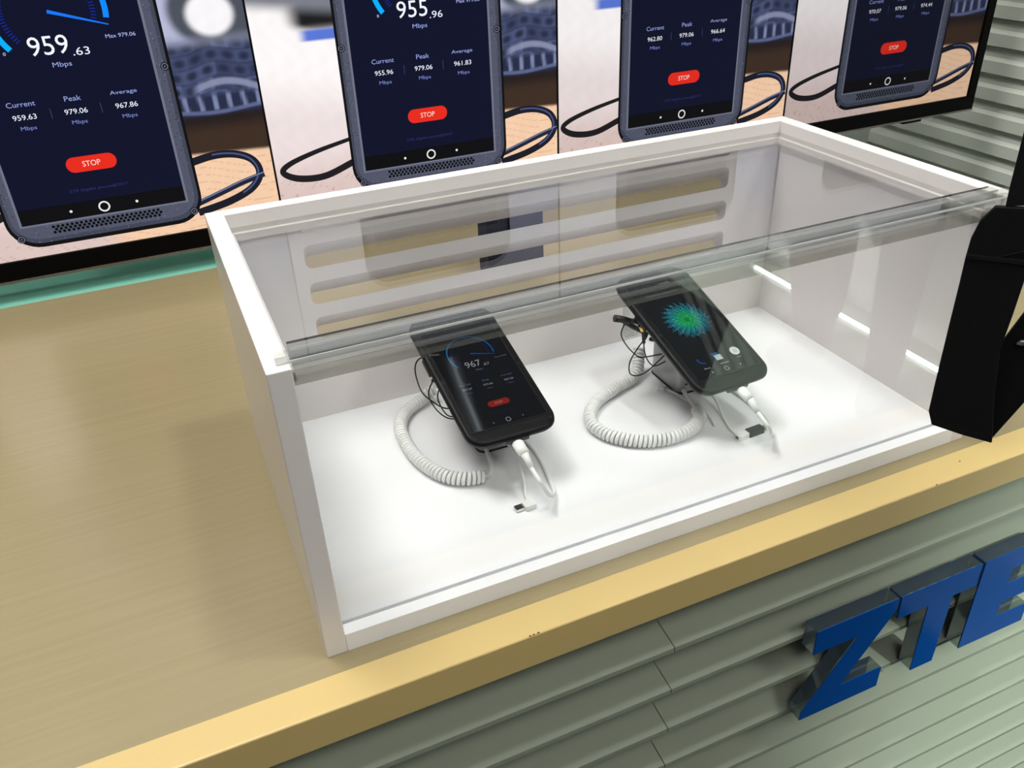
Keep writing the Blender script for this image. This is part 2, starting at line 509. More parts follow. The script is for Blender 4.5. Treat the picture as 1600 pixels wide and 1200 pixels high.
class Pic:
    """a flat picture made of coloured polygons, in its own 2D coordinates"""
    def __init__(s):
        s.v = []; s.f = []; s.c = []; s.layer = 0

    def poly(s, pts, col, layer):
        n = len(s.v)
        s.v += [(p[0], p[1], layer) for p in pts]
        tr = tessellate_polygon([[Vector((p[0], p[1], 0)) for p in pts]])
        for t in tr:
            s.f.append(tuple(i + n for i in t)); s.c.append(col)

    def strip(s, path, w, col, layer, closed=False):
        n = len(path)
        ws = w if isinstance(w, (list, tuple)) else [w] * n
        k = len(s.v)
        for i, p in enumerate(path):
            a = path[(i - 1) % n] if closed else path[max(i - 1, 0)]
            b = path[(i + 1) % n] if closed else path[min(i + 1, n - 1)]
            dx, dy = b[0] - a[0], b[1] - a[1]
            l = math.hypot(dx, dy) or 1
            nx, ny = -dy / l * ws[i] / 2, dx / l * ws[i] / 2
            s.v += [(p[0] + nx, p[1] + ny, layer), (p[0] - nx, p[1] - ny, layer)]
        for i in range(n if closed else n - 1):
            j = (i + 1) % n
            s.f.append((k + 2 * i, k + 2 * i + 1, k + 2 * j + 1, k + 2 * j)); s.c.append(col if not callable(col) else col(i / n))

    def text(s, txt, cx, cy, w, h, col, layer):
        vs, fs = glyphs(txt)
        n = len(s.v)
        s.v += [(cx + x * w, cy + y * h, layer) for x, y in vs]
        for f in fs:
            s.f.append(tuple(i + n for i in f)); s.c.append(col)

    def disc(s, cx, cy, r, col, layer, n=20, ry=None):
        s.poly([(cx + r * math.cos(2 * math.pi * i / n), cy + (ry or r) * math.sin(2 * math.pi * i / n)) for i in range(n)], col, layer)

    def ring(s, cx, cy, r, w, col, layer, n=32):
        s.strip([(cx + r * math.cos(2 * math.pi * i / n), cy + r * math.sin(2 * math.pi * i / n)) for i in range(n)], w, col, layer, True)

    def build(s, name, fn, material, parent, gain=1.0, grid=None, local=False):
        """fn(x, y, layer) -> 3D in plan units; grid = (xs, ys, colour array) as background"""
        V = [fn(*p) for p in s.v]; F = list(s.f); C = [tuple(v * gain for v in lin(c)) for c in s.c]
        off = Vector((0, 0, 0))
        if not local:
            q = parent
            while q is not None:
                off = off + q.location / S
                q = q.parent
        V = [((Vector(p) - off) * S)[:] for p in V]
        ncv = len(V)
        cols = None
        if grid is not None:
            xs, ys, g = grid
            nx, ny = len(xs), len(ys)
            gv = [((Vector(fn(x, y, 0)) - off) * S)[:] for y in ys for x in xs]
            gf = [(ncv + j * nx + i, ncv + j * nx + i + 1, ncv + (j + 1) * nx + i + 1, ncv + (j + 1) * nx + i) for j in range(ny - 1) for i in range(nx - 1)]
            V += gv
        else:
            gf = []
        me = bpy.data.meshes.new(name)
        me.from_pydata(V, [], F + gf)
        at = me.color_attributes.new('picture', 'FLOAT_COLOR', 'CORNER')
        buf = np.ones((len(me.loops), 4), dtype=np.float32)
        li = 0
        for i, f in enumerate(F):
            buf[li:li + len(f), :3] = C[i]
            li += len(f)
        if gf:
            arr = np.array(gf).reshape(-1) - ncv
            buf[li:, :3] = g.reshape(-1, 3)[arr] * gain
        at.data.foreach_set('color', buf.reshape(-1))
        me.materials.append(material)
        o = bpy.data.objects.new(name, me)
        COL.objects.link(o)
        o.parent = parent
        return o


def speed_ui(pc, X, Y, k, L, big, dec, cur, avg, dim=1.0, arcw=0.032):
    """the speed test page. X(a), Y(b): normalised page -> picture coordinates; k = page width"""
    g = lambda c: tuple(v * dim for v in c)
    t = lambda s_, a, b, w, h, c: pc.text(s_, X(a), Y(b), w * k, h * k, g(c), L + 2)
    cx, cy, r = X(0.5), Y(0.70), 0.312 * k
    arc = [(cx + r * math.cos(math.radians(d)), cy + r * math.sin(math.radians(d))) for d in range(217, -15, -4)]
    pc.strip(arc, arcw * k, lambda u: g((4 + 10 * u, 176 - 40 * u, 255)), L + 1)
    r2 = 0.247 * k
    for i in range(60):
        a = math.radians(217 - 234 * i / 59)
        pc.strip([(cx + r2 * .93 * math.cos(a), cy + r2 * .93 * math.sin(a)), (cx + r2 * 1.05 * math.cos(a), cy + r2 * 1.05 * math.sin(a))], 0.006 * k, g((20, 40, 150)), L + 1)
    pc.strip([(cx, cy), (cx + 0.31 * k, cy - 0.098 * k)], [0.020 * k, 0.006 * k], g((20, 120, 250)), L + 2)
    t(big, 0.455, 0.5965, 0.215, 0.105, (245, 248, 255))
    t('.' + dec, 0.622, 0.569, 0.094, 0.044, (235, 240, 255))
    t('Mbps', 0.50, 0.531, 0.105, 0.036, (150, 165, 225))
    t('0', 0.215, 0.583, 0.014, 0.018, (200, 205, 235))
    t('Max 979.06', 0.86, 0.607, 0.17, 0.022, (170, 180, 230))
    for a, h_, v in ((0.213, 'Current', cur), (0.50, 'Peak', '979.06'), (0.792, 'Average', avg)):
        t(h_, a, 0.420, 0.021 * len(h_) + 0.01, 0.030, (150, 165, 225))
        t(v, a, 0.376, 0.130, 0.031, (240, 244, 255))
        t('Mbps', a + 0.004, 0.337, 0.088, 0.030, (120, 135, 205))
    for a in (0.36, 0.645):
        pc.strip([(X(a), Y(0.360)), (X(a), Y(0.395))], 0.004 * k, g((60, 66, 110)), L + 1)
    w2, h2 = 0.148 * k, 0.048 * k
    pc.poly(rrect(cx - w2, cx + w2, Y(0.192) - h2, Y(0.192) + h2, h2 * .98), g((232, 44, 30)), L + 1)
    t('STOP', 0.50, 0.192, 0.105, 0.034, (255, 225, 215))
    t('ZTE Gigabit phone@2017', 0.50, 0.099, 0.35, 0.024, (45, 50, 110))
    pc.ring(cx, Y(0.028), 0.030 * k, 0.010 * k, g((235, 235, 235)), L + 2)
    pc.disc(X(0.30), Y(0.028), 0.009 * k, g((235, 235, 235)), L + 2, 10)
    pc.disc(X(0.70), Y(0.028), 0.009 * k, g((235, 235, 235)), L + 2, 10)


# ------------------------------------------------------------------ television
TY = 1.30
QW = 0.7373
X0 = 0.209 - QW
ZB, ZT = 0.0915, 1.752
tv = empty('television', (0.95, TY, 0.047), 'huge black framed television showing four identical phone pictures side by side', 'television')
fb = MB()
bx0, bx1 = X0 - 0.028, X0 + 4 * QW + 0.030
fb.box(bx0, bx1, TY - 0.004, TY + 0.06, 0.050, ZB)
fb.box(bx0, bx1, TY - 0.004, TY + 0.06, ZT, ZT + 0.03)
fb.box(bx0, X0, TY - 0.004, TY + 0.06, ZB, ZT)
fb.box(X0 + 4 * QW, bx1, TY - 0.004, TY + 0.06, ZB, ZT)
fb.box(X0, X0 + 4 * QW, TY + 0.004, TY + 0.06, ZB, ZT)
fb.build('bezel', M['tvblack'], tv, 0.0015)
MB().box(bx0, bx1, TY - 0.0065, TY - 0.002, 0.0445, 0.0505).build('lower_trim', M['tvtrim'], tv, 0.0008)
MB().box(2.16, 2.235, TY - 0.003, TY + 0.03, 0.037, 0.046).build('sensor_bar', M['tvblack'], tv, 0.001)
MB().box(bx0 + 0.3, bx1 - 0.3, TY + 0.06, TY + 0.12, 0.35, 1.4).build('rear_housing', M['tvback'], tv, 0.01)
MB().box(0.6, 1.3, TY + 0.12, 1.90, 0.75, 0.95).build('wall_mount', M['tvback'], tv, 0.004)


def sst(a, b, x):
    t = np.clip((x - a) / (b - a), 0, 1)
    return t * t * (3 - 2 * t)


def picture_bg(s_, z):
    """blurred desk scene behind the pictured phone"""
    def mixc(c0, c1, t):
        return c0 * (1 - t[..., None]) + np.array(lin(c1)) * t[..., None]
    rng = np.sin(s_ * 91 + np.sin(z * 53) * 2) * np.sin(z * 77 + s_ * 31)
    # left: white wall fading into a pale wooden desk
    c = np.zeros(s_.shape + (3,)) + np.array(lin((222, 198, 192)))
    c = mixc(c, (238, 224, 224), sst(0.13, 0.26, z))
    c = mixc(c, (255, 250, 250), sst(0.30, 0.44, z + 0.1 * s_))
    # cracks in the left desk
    gr = (np.sin(s_ * 260 + 6 * np.sin(z * 60)) > 0.93) & (np.sin(z * 190 + s_ * 40) > 0.2)
    c = mixc(c, (170, 140, 130), gr * sst(0.21, 0.14, z) * 0.55)
    blob = sst(0.30, 0.10, np.hypot((s_ - 0.22) / 0.35, (z - 0.525) / 0.10) - 0.15)
    c = mixc(c, (28, 28, 30), blob * sst(0.46, 0.51, z) * sst(0.08, 0.16, s_))
    c = mixc(c, (90, 120, 215), sst(0.13, 0.17, s_) * sst(0.468, 0.474, z - 0.0) * sst(0.498, 0.490, z) * sst(0.4, 0.3, s_))
    up = sst(0.525, 0.56, z + 0.1 * (s_ - 0.1))
    c = mixc(c, (125, 128, 138), up)
    c = mixc(c, (235, 235, 245), up * sst(0.60, 0.72, z))
    # right: keyboard, dark laptop edge, orange desk
    r = np.zeros_like(c) + np.array(lin((246, 206, 172)))
    g2 = np.abs(np.sin((z * 190 + s_ * 14 + 1.5 * np.sin(s_ * 22)))) < 0.14
    r = mixc(r, (205, 160, 128), g2 * 0.55)
    r = mixc(r, (62, 46, 36), sst(0.252, 0.262, z - 0.035 * (0.9 - s_)))
    r = mixc(r, (38, 30, 30), sst(0.30, 0.335, z))
    kb = sst(0.335, 0.350, z)
    r = mixc(r, (40, 46, 72), kb)
    wob = 0.010 * np.sin(s_ * 17 + 2) + 0.006 * np.sin(s_ * 41)
    zz = z + wob * 0.6
    rowf = (zz - 0.385) / 0.0290
    ri_ = np.floor(rowf)
    row = rowf - ri_ - 0.5
    cf = s_ / 0.046 + ri_ * 0.43 + 0.5 * np.sin(ri_ * 7.0)
    ci_ = np.floor(cf)
    col_ = cf - ci_ - 0.5
    rv = np.abs(np.sin(ri_ * 12.9898 + ci_ * 78.233) * 43758.5453) % 1
    d = np.hypot(row, col_ * 0.9)
    upz = sst(0.378, 0.39, z)
    r = mixc(r, (104, 116, 160), kb * upz * (0.12 + 0.65 * rv) * sst(0.62, 0.35, np.abs(row)))
    r = mixc(r, (14, 17, 34), sst(0.42 + 0.1 * rv, 0.12, d) * kb * upz * (0.5 + 0.5 * rv))
    st_ = sst(0.010, 0.004, np.abs(z - 0.392 - 0.018 * np.sin((s_ - 0.80) * 16))) * sst(0.80, 0.84, s_)
    r = mixc(r, (150, 156, 186), st_ * 0.75 * kb)
    lowz = kb * (1 - upz)
    bar = sst(0.20, 0.08, np.abs(((s_ + 0.1 * z) / 0.042) % 1 - 0.5)) * sst(0.350, 0.354, z)
    r = mixc(r, (134, 144, 182), lowz * bar * 0.85)
    r = mixc(r, (96, 106, 146), sst(0.006, 0.002, np.abs(z - 0.3505 - 0.004 * np.sin(s_ * 20))) * 0.9)
    hi = sst(0.475, 0.515, z)
    r = mixc(r, (182, 186, 214), hi)
    r = mixc(r, (48, 56, 62), hi * sst(0.35, 0.15, np.hypot((s_ - 0.93) / 0.16, (z - 0.555) / 0.09) - 0.65) * 0.9)
    r = mixc(r, (250, 248, 250), sst(0.35, 0.0, np.hypot((s_ - 0.90) / 0.07, (z - 0.545) / 0.045) - 0.75))
    t = sst(0.45, 0.55, s_)
    out = c * (1 - t[..., None]) + r * t[..., None]
    top = sst(0.78, 0.95, z)
    out = out * (1 - top[..., None]) + (np.array(lin((205, 205, 215))) * top[..., None])
    out *= (1 + 0.02 * rng[..., None])
    return out.astype(np.float32)


gxs = np.linspace(0.003, 0.997, 150)
gys = np.concatenate([np.linspace(ZB, 0.66, 230), np.linspace(0.67, ZT, 60)])
GS, GZ = np.meshgrid(gxs, gys)
GRID_C = picture_bg(GS, GZ)

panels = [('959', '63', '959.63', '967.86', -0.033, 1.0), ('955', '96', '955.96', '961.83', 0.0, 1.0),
          ('962', '80', '962.80', '966.64', -0.005, 0.90), ('970', '07', '970.07', '974.44', -0.003, 0.66)]  # last value: right panels dimmed, viewing-angle falloff put into their brightness
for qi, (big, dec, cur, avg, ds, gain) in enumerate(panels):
    pc = Pic()
    k = QW       # s to plan units
    # the picture is built in plan units: x = s * QW, y = height
    xs = lambda s_: (s_ + ds) * k
    # left cable loop
    cl = smooth_path([(xs(.26), .247, 0), (xs(.138), .228, 0), (xs(.05), .208, 0), (xs(.026), .190, 0), (xs(.073), .171, 0), (xs(.158), .168, 0), (xs(.26), .192, 0)], 10)
    clw = [0.009 + 0.007 * min(1, i / 40) for i in range(len(cl))]
    pc.strip([(p.x, p.y) for p in cl], clw, (30, 28, 32), 1)
    cl = smooth_path([(xs(.78), .244, 0), (xs(.86), .254, 0), (xs(.925), .250, 0), (xs(.972), .232, 0), (xs(.987), .200, 0), (xs(.955), .168, 0), (xs(.88), .145, 0), (xs(.78), .130, 0)], 10)
    pc.strip([(p.x, p.y) for p in cl], 0.017, (26, 28, 40), 1)
    pc.strip([(p.x - .003, p.y + .002) for p in cl[10:55]], 0.004, (70, 84, 130), 1.5)
    cl = smooth_path([(xs(.78), .150, 0), (xs(.86), .168, 0), (xs(.93), .184, 0), (min(xs(1.0), .994 * k), .196, 0)], 8)
    pc.strip([(p.x, p.y) for p in cl], 0.013, (32, 36, 56), 1.2)
    pc.strip([(p.x, p.y + .004) for p in cl], 0.003, (110, 122, 160), 1.6)
    # phone body
    a, b = xs(.249), xs(.799)
    pc.poly(rrect(a, b, .112, .872, [.062, .062, .062, .062], 8), (14, 15, 18), 2)
    pc.poly(rrect(a + .006, b - .006, .121, .866, .056, 8), (66, 70, 86), 2.5)
    pc.poly(rrect(a + .012, b - .014, .130, .860, .050, 8), (82, 86, 104), 2.7)
    rnd = random.Random(3 + qi)
    for _ in range(420):
        side = rnd.random()
        if side < .35: px_, py_ = rnd.uniform(a + .008, a + .028), rnd.uniform(.15, .8)
        elif side < .7: px_, py_ = rnd.uniform(b - .030, b - .010), rnd.uniform(.15, .8)
        else: px_, py_ = rnd.uniform(a + .04, b - .04), rnd.uniform(.122, .160)
        cc = rnd.choice([(112, 118, 140), (92, 98, 120), (44, 48, 62)])
        pc.disc(px_, py_, rnd.uniform(.0007, .0016), cc, 2.9, 5)
    sx0, sx1, sy0, sy1 = xs(.2915), xs(.7515), .1635, .7550
    pc.poly([(sx0 - .005, sy0 - .004), (sx1 + .005, sy0 - .004), (sx1 + .005, sy1 + .004), (sx0 - .005, sy1 + .004)], (112, 116, 134), 3)
    pc.poly([(sx0, sy0), (sx1, sy0), (sx1, sy1), (sx0, sy1)], (13, 17, 42), 3.5)
    pc.poly([(sx0, sy0), (sx1, sy0), (sx1, sy0 + .034), (sx0, sy0 + .034)], (10, 10, 14), 3.8)
    kw = sx1 - sx0
    speed_ui(pc, lambda a_: sx0 + a_ * kw, lambda b_: sy0 + b_ * (sy1 - sy0), kw, 4, big, dec, cur, avg)
    # loudspeaker grille
    for i in range(24):
        for j in range(3):
            pc.disc(xs(.371) + (i + .5 * (j % 2)) * .00945, .1405 + j * .0062, .0034, (8, 8, 12), 3.9, 8)
    pc.strip([(xs(.40), .838), (xs(.64), .838)], .006, (12, 12, 16), 3.9)
    for (s1, z1) in ((.264, .449), (.782, .453), (.279, .136), (.768, .136), (.264, .80), (.782, .80)):
        pc.disc(xs(s1), z1, .0088, (20, 21, 28), 4, 14)
        pc.ring(xs(s1), z1, .0060, .0016, (120, 124, 140), 4.4, 12)
        pc.disc(xs(s1), z1, .0022, (100, 104, 118), 4.5, 6)
    xo = X0 + qi * QW
    # black line between neighbouring pictures
    pc.poly([(0, ZB), (.003 * k, ZB), (.003 * k, ZT), (0, ZT)], (6, 6, 8), 6)
    pc.poly([(.997 * k, ZB), (k, ZB), (k, ZT), (.997 * k, ZT)], (6, 6, 8), 6)
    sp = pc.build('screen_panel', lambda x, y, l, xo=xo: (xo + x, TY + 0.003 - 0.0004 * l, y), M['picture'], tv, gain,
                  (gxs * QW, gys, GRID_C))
    sp['label'] = 'quarter of the screen whose phone reads %s Mbps' % cur

# ------------------------------------------------------------------ sign letters
LET = {'Z': [(0.6689, -0.1771), (0.8234, -0.1771), (0.8234, -0.1993), (0.7384, -0.3267), (0.8224, -0.3267), (0.8224, -0.3711), (0.667, -0.3711), (0.6689, -0.3518), (0.7558, -0.2244), (0.6689, -0.2244)],
       'T': [(0.8282, -0.1771), (0.9932, -0.1771), (0.9932, -0.2234), (0.944, -0.2234), (0.9411, -0.3711), (0.8938, -0.3711), (0.8928, -0.2234), (0.8301, -0.2234)],
       'E': [(1.0, -0.1771), (1.1467, -0.1771), (1.1467, -0.2196), (1.0724, -0.2196), (1.0724, -0.2533), (1.137, -0.2533), (1.137, -0.2948), (1.0724, -0.2948), (1.0724, -0.3296), (1.1467, -0.3296), (1.1467, -0.3711), (1.0, -0.3711)]}
for chx, pts in LET.items():
    pts = [(x, z) for x, z in pts][::-1]
    cx = sum(p[0] for p in pts) / len(pts)
    ro = empty('sign_letter', (cx, -0.074, -0.3711), 'thick blue acrylic letter %s on the lapped counter front' % chx, 'letter', 'blue sign letters on the counter front')
    b = MB()
    b.prism(pts, -0.0965, -0.0725, XZ, mi=1, side_mi=0)
    b.build('clear_block', [M['letterclear'], M['bluedeep']], ro, 0.0006, 1)['label'] = 'clear acrylic block body'
    MB().prism(pts, -0.0980, -0.0967, XZ).build('blue_face', M['blue'], ro)['label'] = 'flat blue face'


# ------------------------------------------------------------------ phones in the case
def frame(O, Uv, Vv):
    O = Vector(O); u = (Vector(Uv)).normalized(); v = Vector(Vv); v = (v - u * v.dot(u)).normalized(); n = u.cross(v)
    mt = Matrix((u, v, n)).transposed().to_4x4()
    mt.translation = O * S
    return mt


PW, PL, PT = 0.138, 0.259, 0.0145


def smartphone(O, Uv, Vv, label, kind):
    ro = bpy.data.objects.new('smartphone', None); COL.objects.link(ro)
    ro.empty_display_size = 0.02
    ro.matrix_world = frame(O, Uv, Vv)
    tag(ro, label, 'phone')
    # body: stacked rounded outlines, bulging sides
    b = MB()
    lv = [(-PT, .010, .020), (-PT * .88, .003, .024), (-PT * .45, 0.0, .026), (-PT * .15, .0008, .026), (-.0006, .003, .024), (0, .0055, .022)]
    rings = []
    for (z, ins, r) in lv:
        rings.append([(p[0], p[1], z) for p in rrect(ins, PW - ins, ins, PL - ins, r, 7)])
    n = len(rings[0])
    vs = [p for r_ in rings for p in r_]
    b.add(vs, [(k * n + i, k * n + (i + 1) % n, (k + 1) * n + (i + 1) % n, (k + 1) * n + i) for k in range(len(lv) - 1) for i in range(n)], smooth=True)
    b.add(rings[0], [tuple(reversed(range(n)))]); b.add(rings[-1], [tuple(range(n))])
    body = b.build('body', M['phone'], ro, local=True)
    # raised lip at the bottom edge
    b = MB()
    b.prism(rrect(.050, .088, -.0022, .004, .0015, 3), -PT * .8, -PT * .35, XY)
    b.build('port_cover', M['phone_edge'], body, local=True)
    # grille and screws
    g = MB()
    for i in range(13):
        for j in range(2):
            cx, cy = .086 + i * .0026, .0155 + j * .0028
            g.prism([(cx + .0009 * math.cos(a), cy + .0009 * math.sin(a)) for a in [q * math.pi / 3 for q in range(6)]], .0001, .0003, XY)
    g.build('loudspeaker_grille', M['hole'], body, local=True)
    for (x, y) in ((.0105, .0145), (.1275, .0145), (.0085, .125), (.1295, .125), (.0105, .245), (.1275, .245)):
        g = MB().tube([(x, y, 0), (x, y, .0005)], .0027, 12)
        g.tube([(x, y, .0004), (x, y, .0007)], .0015, 6)
        g.build('screw', M['phone_edge'], body, local=True)
    MB().prism(rrect(.050, .088, .2445, .2485, .0018, 3), .0001, .0006, XY).build('earpiece', M['hole'], body, local=True)
    MB().box(-.0012, .002, .15, .18, -.012, -.007).build('side_button', M['phone_edge'], body, local=True)
    gx0, gx1, gy0, gy1 = .0125, .1255, .0245, .232
    MB().prism(rrect(gx0 - .002, gx1 + .002, gy0 - .002, gy1 + .002, .002, 3), 0, .0006, XY).build('glass_border', M['phone_edge'], body, local=True)
    pc = Pic()
    kw = gx1 - gx0
    pc.poly([(gx0, gy0), (gx1, gy0), (gx1, gy1), (gx0, gy1)], (6, 9, 14), 0)
    if kind == 'speed':
        speed_ui(pc, lambda a: gx0 + a * kw, lambda b_: gy0 + .001 + b_ * (gy1 - gy0) * .955, kw, 1, '967', '67', '967.67', '969.26', 0.55, 0.018)
    else:
        cx, cy = gx0 + .50 * kw, gy0 + .50 * (gy1 - gy0) + 0.012
        cols_ = [(20, 110, 140), (18, 122, 146), (18, 136, 146), (16, 146, 138), (16, 154, 126), (14, 158, 110), (14, 162, 96), (12, 164, 82), (12, 164, 74)]
        for li in range(9):
            R0 = .041 - li * .0040
            petals = 22 - li
            pts = []
            for i in range(petals * 8):
                a = 2 * math.pi * i / (petals * 8)
                tri = abs(((a * petals / (2 * math.pi)) % 1) * 2 - 1)
                rr = R0 * (0.60 + 0.44 * tri)
                pts.append((cx + rr * math.cos(a + li * .17 + .16 * tri) * .98, cy + rr * math.sin(a + li * .17 + .16 * tri) * .94))
            pc.strip(pts, .00065 + .00004 * li, cols_[li], 1 + li * .1, True)
        for ri, (R1, cc) in enumerate(((.028, (3, 26, 36)), (.022, (0, 56, 58)), (.016, (0, 90, 62)), (.009, (0, 118, 56)))):
            pc.disc(cx, cy, R1, cc, .3 + ri * .2, 36)
        rnd = random.Random(5)
        for _ in range(90):
            a = rnd.uniform(0, 6.283); rr = .036 * math.sqrt(rnd.random())
            pc.disc(cx + rr * math.cos(a), cy + rr * math.sin(a), .0005, (120, 240, 225), 2.5, 5)
        pc.text('Waiting for measurement', gx0 + .46 * kw, gy0 + .865 * (gy1 - gy0), .062, .0042, (150, 152, 150), 1)
        pc.text('12:05', gx0 + .60 * kw, gy0 + .965 * (gy1 - gy0), .020, .0042, (150, 152, 140), 1)
        # dock: handset, card, round menu
        hp = smooth_path([(gx0 + .19 * kw, gy0 + .030 + .008, 0), (gx0 + .20 * kw, gy0 + .031, 0), (gx0 + .27 * kw, gy0 + .0265, 0)], 5)
        pc.strip([(p.x, p.y) for p in hp], .003, (20, 62, 120), 1)
        pc.text('Phone', gx0 + .24 * kw, gy0 + .0175, .010, .0024, (190, 195, 200), 1)
        x, y = gx0 + .50 * kw, gy0 + .032
        pc.poly([(x - .007, y + .001), (x + .004, y + .001), (x + .004, y + .009), (x - .007, y + .009)], (26, 84, 130), 1)
        pc.poly([(x - .005, y - .006), (x + .007, y - .006), (x + .007, y + .004), (x - .005, y + .004)], (178, 196, 200), 1.5)
        pc.text('Messages', x + .004, gy0 + .0185, .016, .0024, (190, 195, 200), 1)
        x, y = gx0 + .80 * kw, gy0 + .034
        pc.disc(x, y, .0082, (214, 218, 218), 1)
        for i in (-1, 0, 1):
            for j in (-1, 0, 1):
                pc.disc(x + i * .0025, y + j * .0025, .0008, (90, 100, 100), 1.5, 6)
        pc.text('Apps', x, gy0 + .0215, .008, .0024, (190, 195, 200), 1)
        pc.ring(gx0 + .5 * kw, gy0 + .008, .0036, .0009, (160, 168, 160), 1, 20)
        for a in (.27, .73):
            pc.disc(gx0 + a * kw, gy0 + .008, .0010, (200, 205, 200), 1, 8)
    pc.build('screen', lambda x, y, l: (x, y, .0007 + .00012 * l), M['phone_picture'], ro, 1.0, local=True)
    return ro


P1 = ((0.252, 0.158, 0.119), (0.138, 0.0065, -0.0035), (-0.009, 0.246, 0.084))
P2 = ((0.594, 0.123, 0.125), (0.138, 0.0095, -0.003), (-0.0155, 0.242, 0.088))
smartphone(*P1, 'black rugged phone showing a speed test dial reading 967', 'speed')
smartphone(*P2, 'black rugged phone showing a green and teal starburst', 'home')


def P(ph, a, b, c=0.0):
    O, U, V = (Vector(v) for v in ph)
    u = U.normalized(); v = (V - u * V.dot(u)).normalized(); n = u.cross(v)
    return O + u * a + v * b + n * c


# ------------------------------------------------------------------ phone stands
def stand(ph, label, base_pts):
    ctr_ = P(ph, PW / 2, PL * .40, 0)
    ro = empty('phone_stand', (ctr_.x, ctr_.y, TB), label, 'phone stand')
    # slanted block: rounded footprint that rises towards the back of the phone
    x0, x1 = base_pts[0], base_pts[0] + .066
    y0, y1 = base_pts[1], base_pts[2]
    fp = rrect(x0, x1, y0, y1, .014, 6)
    n = len(fp)
    O = P(ph, 0, 0, -PT - .001)
    U = Vector(ph[1]).normalized(); V = Vector(ph[2]); V = (V - U * V.dot(U)).normalized(); N = U.cross(V)

    def ztop(x, y):
        return O.z - (N.x * (x - O.x) + N.y * (y - O.y)) / N.z
    vs = [(x, y, TB + .003) for x, y in fp] + [(x, y, ztop(x, y)) for x, y in fp]
    b = MB()
    b.add(vs, [(i, (i + 1) % n, n + (i + 1) % n, n + i) for i in range(n)], smooth=True)
    b.add(vs[:n], [tuple(reversed(range(n)))]); b.add(vs[n:], [tuple(range(n))])
    b.build('wedge_body', M['silver'], ro)
    MB().prism(rrect(x0 - .001, x1 + .001, y0 - .001, y1 + .001, .014, 6), TB + .0001, TB + .003, XY).build('rubber_foot', M['hole'], ro)
    h = MB()
    for i, dx in enumerate((.014, .022, .030)):
        h.tube([(x0 + dx, y0 + .001, TB + .018), (x0 + dx, y0 - .0006, TB + .018)], .0022, 10)
    h.build('sockets', M['hole'], ro)
    return ro, (x0, x1, y0, y1)


st1, e1 = stand(P1, 'silver wedge stand under the phone with the speed dial', (.300, .262, .36))
st2, e2 = stand(P2, 'silver wedge stand under the phone with the green starburst', (.656, .268, .36))


# ------------------------------------------------------------------ coiled security cords
def coil(path, R=.0078, r=.0031, pitch=.0068, per=11, taper=0.0):
    pts = smooth_path(path, 30)
    L = [0]
    for i in range(1, len(pts)):
        L.append(L[-1] + (pts[i] - pts[i - 1]).length)
    tot = L[-1]
    n = int(tot / pitch * per)
    out = []
    j = 0
    for i in range(n + 1):
        s_ = tot * i / n
        while j < len(L) - 2 and L[j + 1] < s_:
            j += 1
        t = (s_ - L[j]) / max(1e-9, L[j + 1] - L[j])
        p = pts[j].lerp(pts[j + 1], min(1, t))
        tg = (pts[j + 1] - pts[j]).normalized()
        up = Vector((0, 0, 1)); up = (up - tg * up.dot(tg)).normalized()
        sd = tg.cross(up)
        a = 2 * math.pi * s_ / pitch
        out.append(p + sd * (math.cos(a) * R) + up * (math.sin(a) * R))
    return MB().tube(out, r, 6), pts


zc = TB + .0110
co1 = empty('coiled_cord', (0.21, 0.30, TB), 'white coiled cord curving left of the phone with the speed dial', 'security cord')
b, _ = coil([(.290, .440, zc + .012), (.262, .432, zc), (.232, .412, zc), (.210, .375, zc), (.204, .325, zc), (.209, .272, zc), (.227, .226, zc), (.252, .203, zc), (.280, .196, zc)])
b.build('coil', M['cable_white'], co1)
MB().tube(smooth_path([(.280, .196, zc), (.290, .200, zc - .004), (.303, .225, TB + .004), (.310, .262, TB + .006)], 8), .0034, 8).build('straight_lead', M['cable_white'], co1)
co2 = empty('coiled_cord', (0.55, 0.23, TB), 'white coiled cord looping left of the phone with the green starburst', 'security cord')
b, _ = coil([(.640, .372, zc + .030), (.628, .352, zc + .010), (.608, .336, zc), (.565, .320, zc), (.512, .293, zc), (.483, .252, zc), (.487, .211, zc), (.517, .176, zc), (.560, .158, zc), (.606, .162, zc), (.638, .182, zc), (.650, .208, zc)])
b.build('coil', M['cable_white'], co2)
MB().tube(smooth_path([(.650, .208, zc), (.654, .222, zc - .003), (.660, .245, TB + .006), (.664, .267, TB + .008)], 8), .0034, 8).build('straight_lead', M['cable_white'], co2)
# ------------------------------------------------------------------ charging cables
def charger(ph, a, label, tail):
    p0 = P(ph, a, .004, -.010)
    p1 = P(ph, a + .001, -.024, -.011)
    p2 = P(ph, a + .003, -.044, -.018)
    ro = empty('charging_cable', (p0.x, p0.y, TB), label, 'charging cable')
    b = MB().tube([p0, P(ph, a, -.003, -.010), P(ph, a, -.005, -.010), P(ph, a, -.014, -.0105), p1], [.0062, .0070, .0092, .0088, .0080], 14, flat=.62)
    b.build('plug', M['cable_white'], ro)
    MB().tube([p1, p1.lerp(p2, .5), p2], [.0058, .0050, .0040], 12).build('strain_relief', M['cable_white'], ro)
    MB().tube(smooth_path([p2] + tail, 8), .0033, 8).build('lead', M['cable_white'], ro)
    return ro


charger(P1, .068, 'white charging cable plugged into the phone with the speed dial', [(.324, .098, .080), (.338, .100, .052), (.356, .122, .035), (.368, .170, TB + .0036), (.376, .225, TB + .0036), (.372, .29, TB + .0036)])
charger(P2, .074, 'white charging cable plugged into the phone with the green starburst', [(.676, .070, .078), (.694, .082, .052), (.722, .110, TB + .0036), (.738, .150, TB + .0036), (.742, .23, TB + .0036), (.730, .31, TB + .0036)])

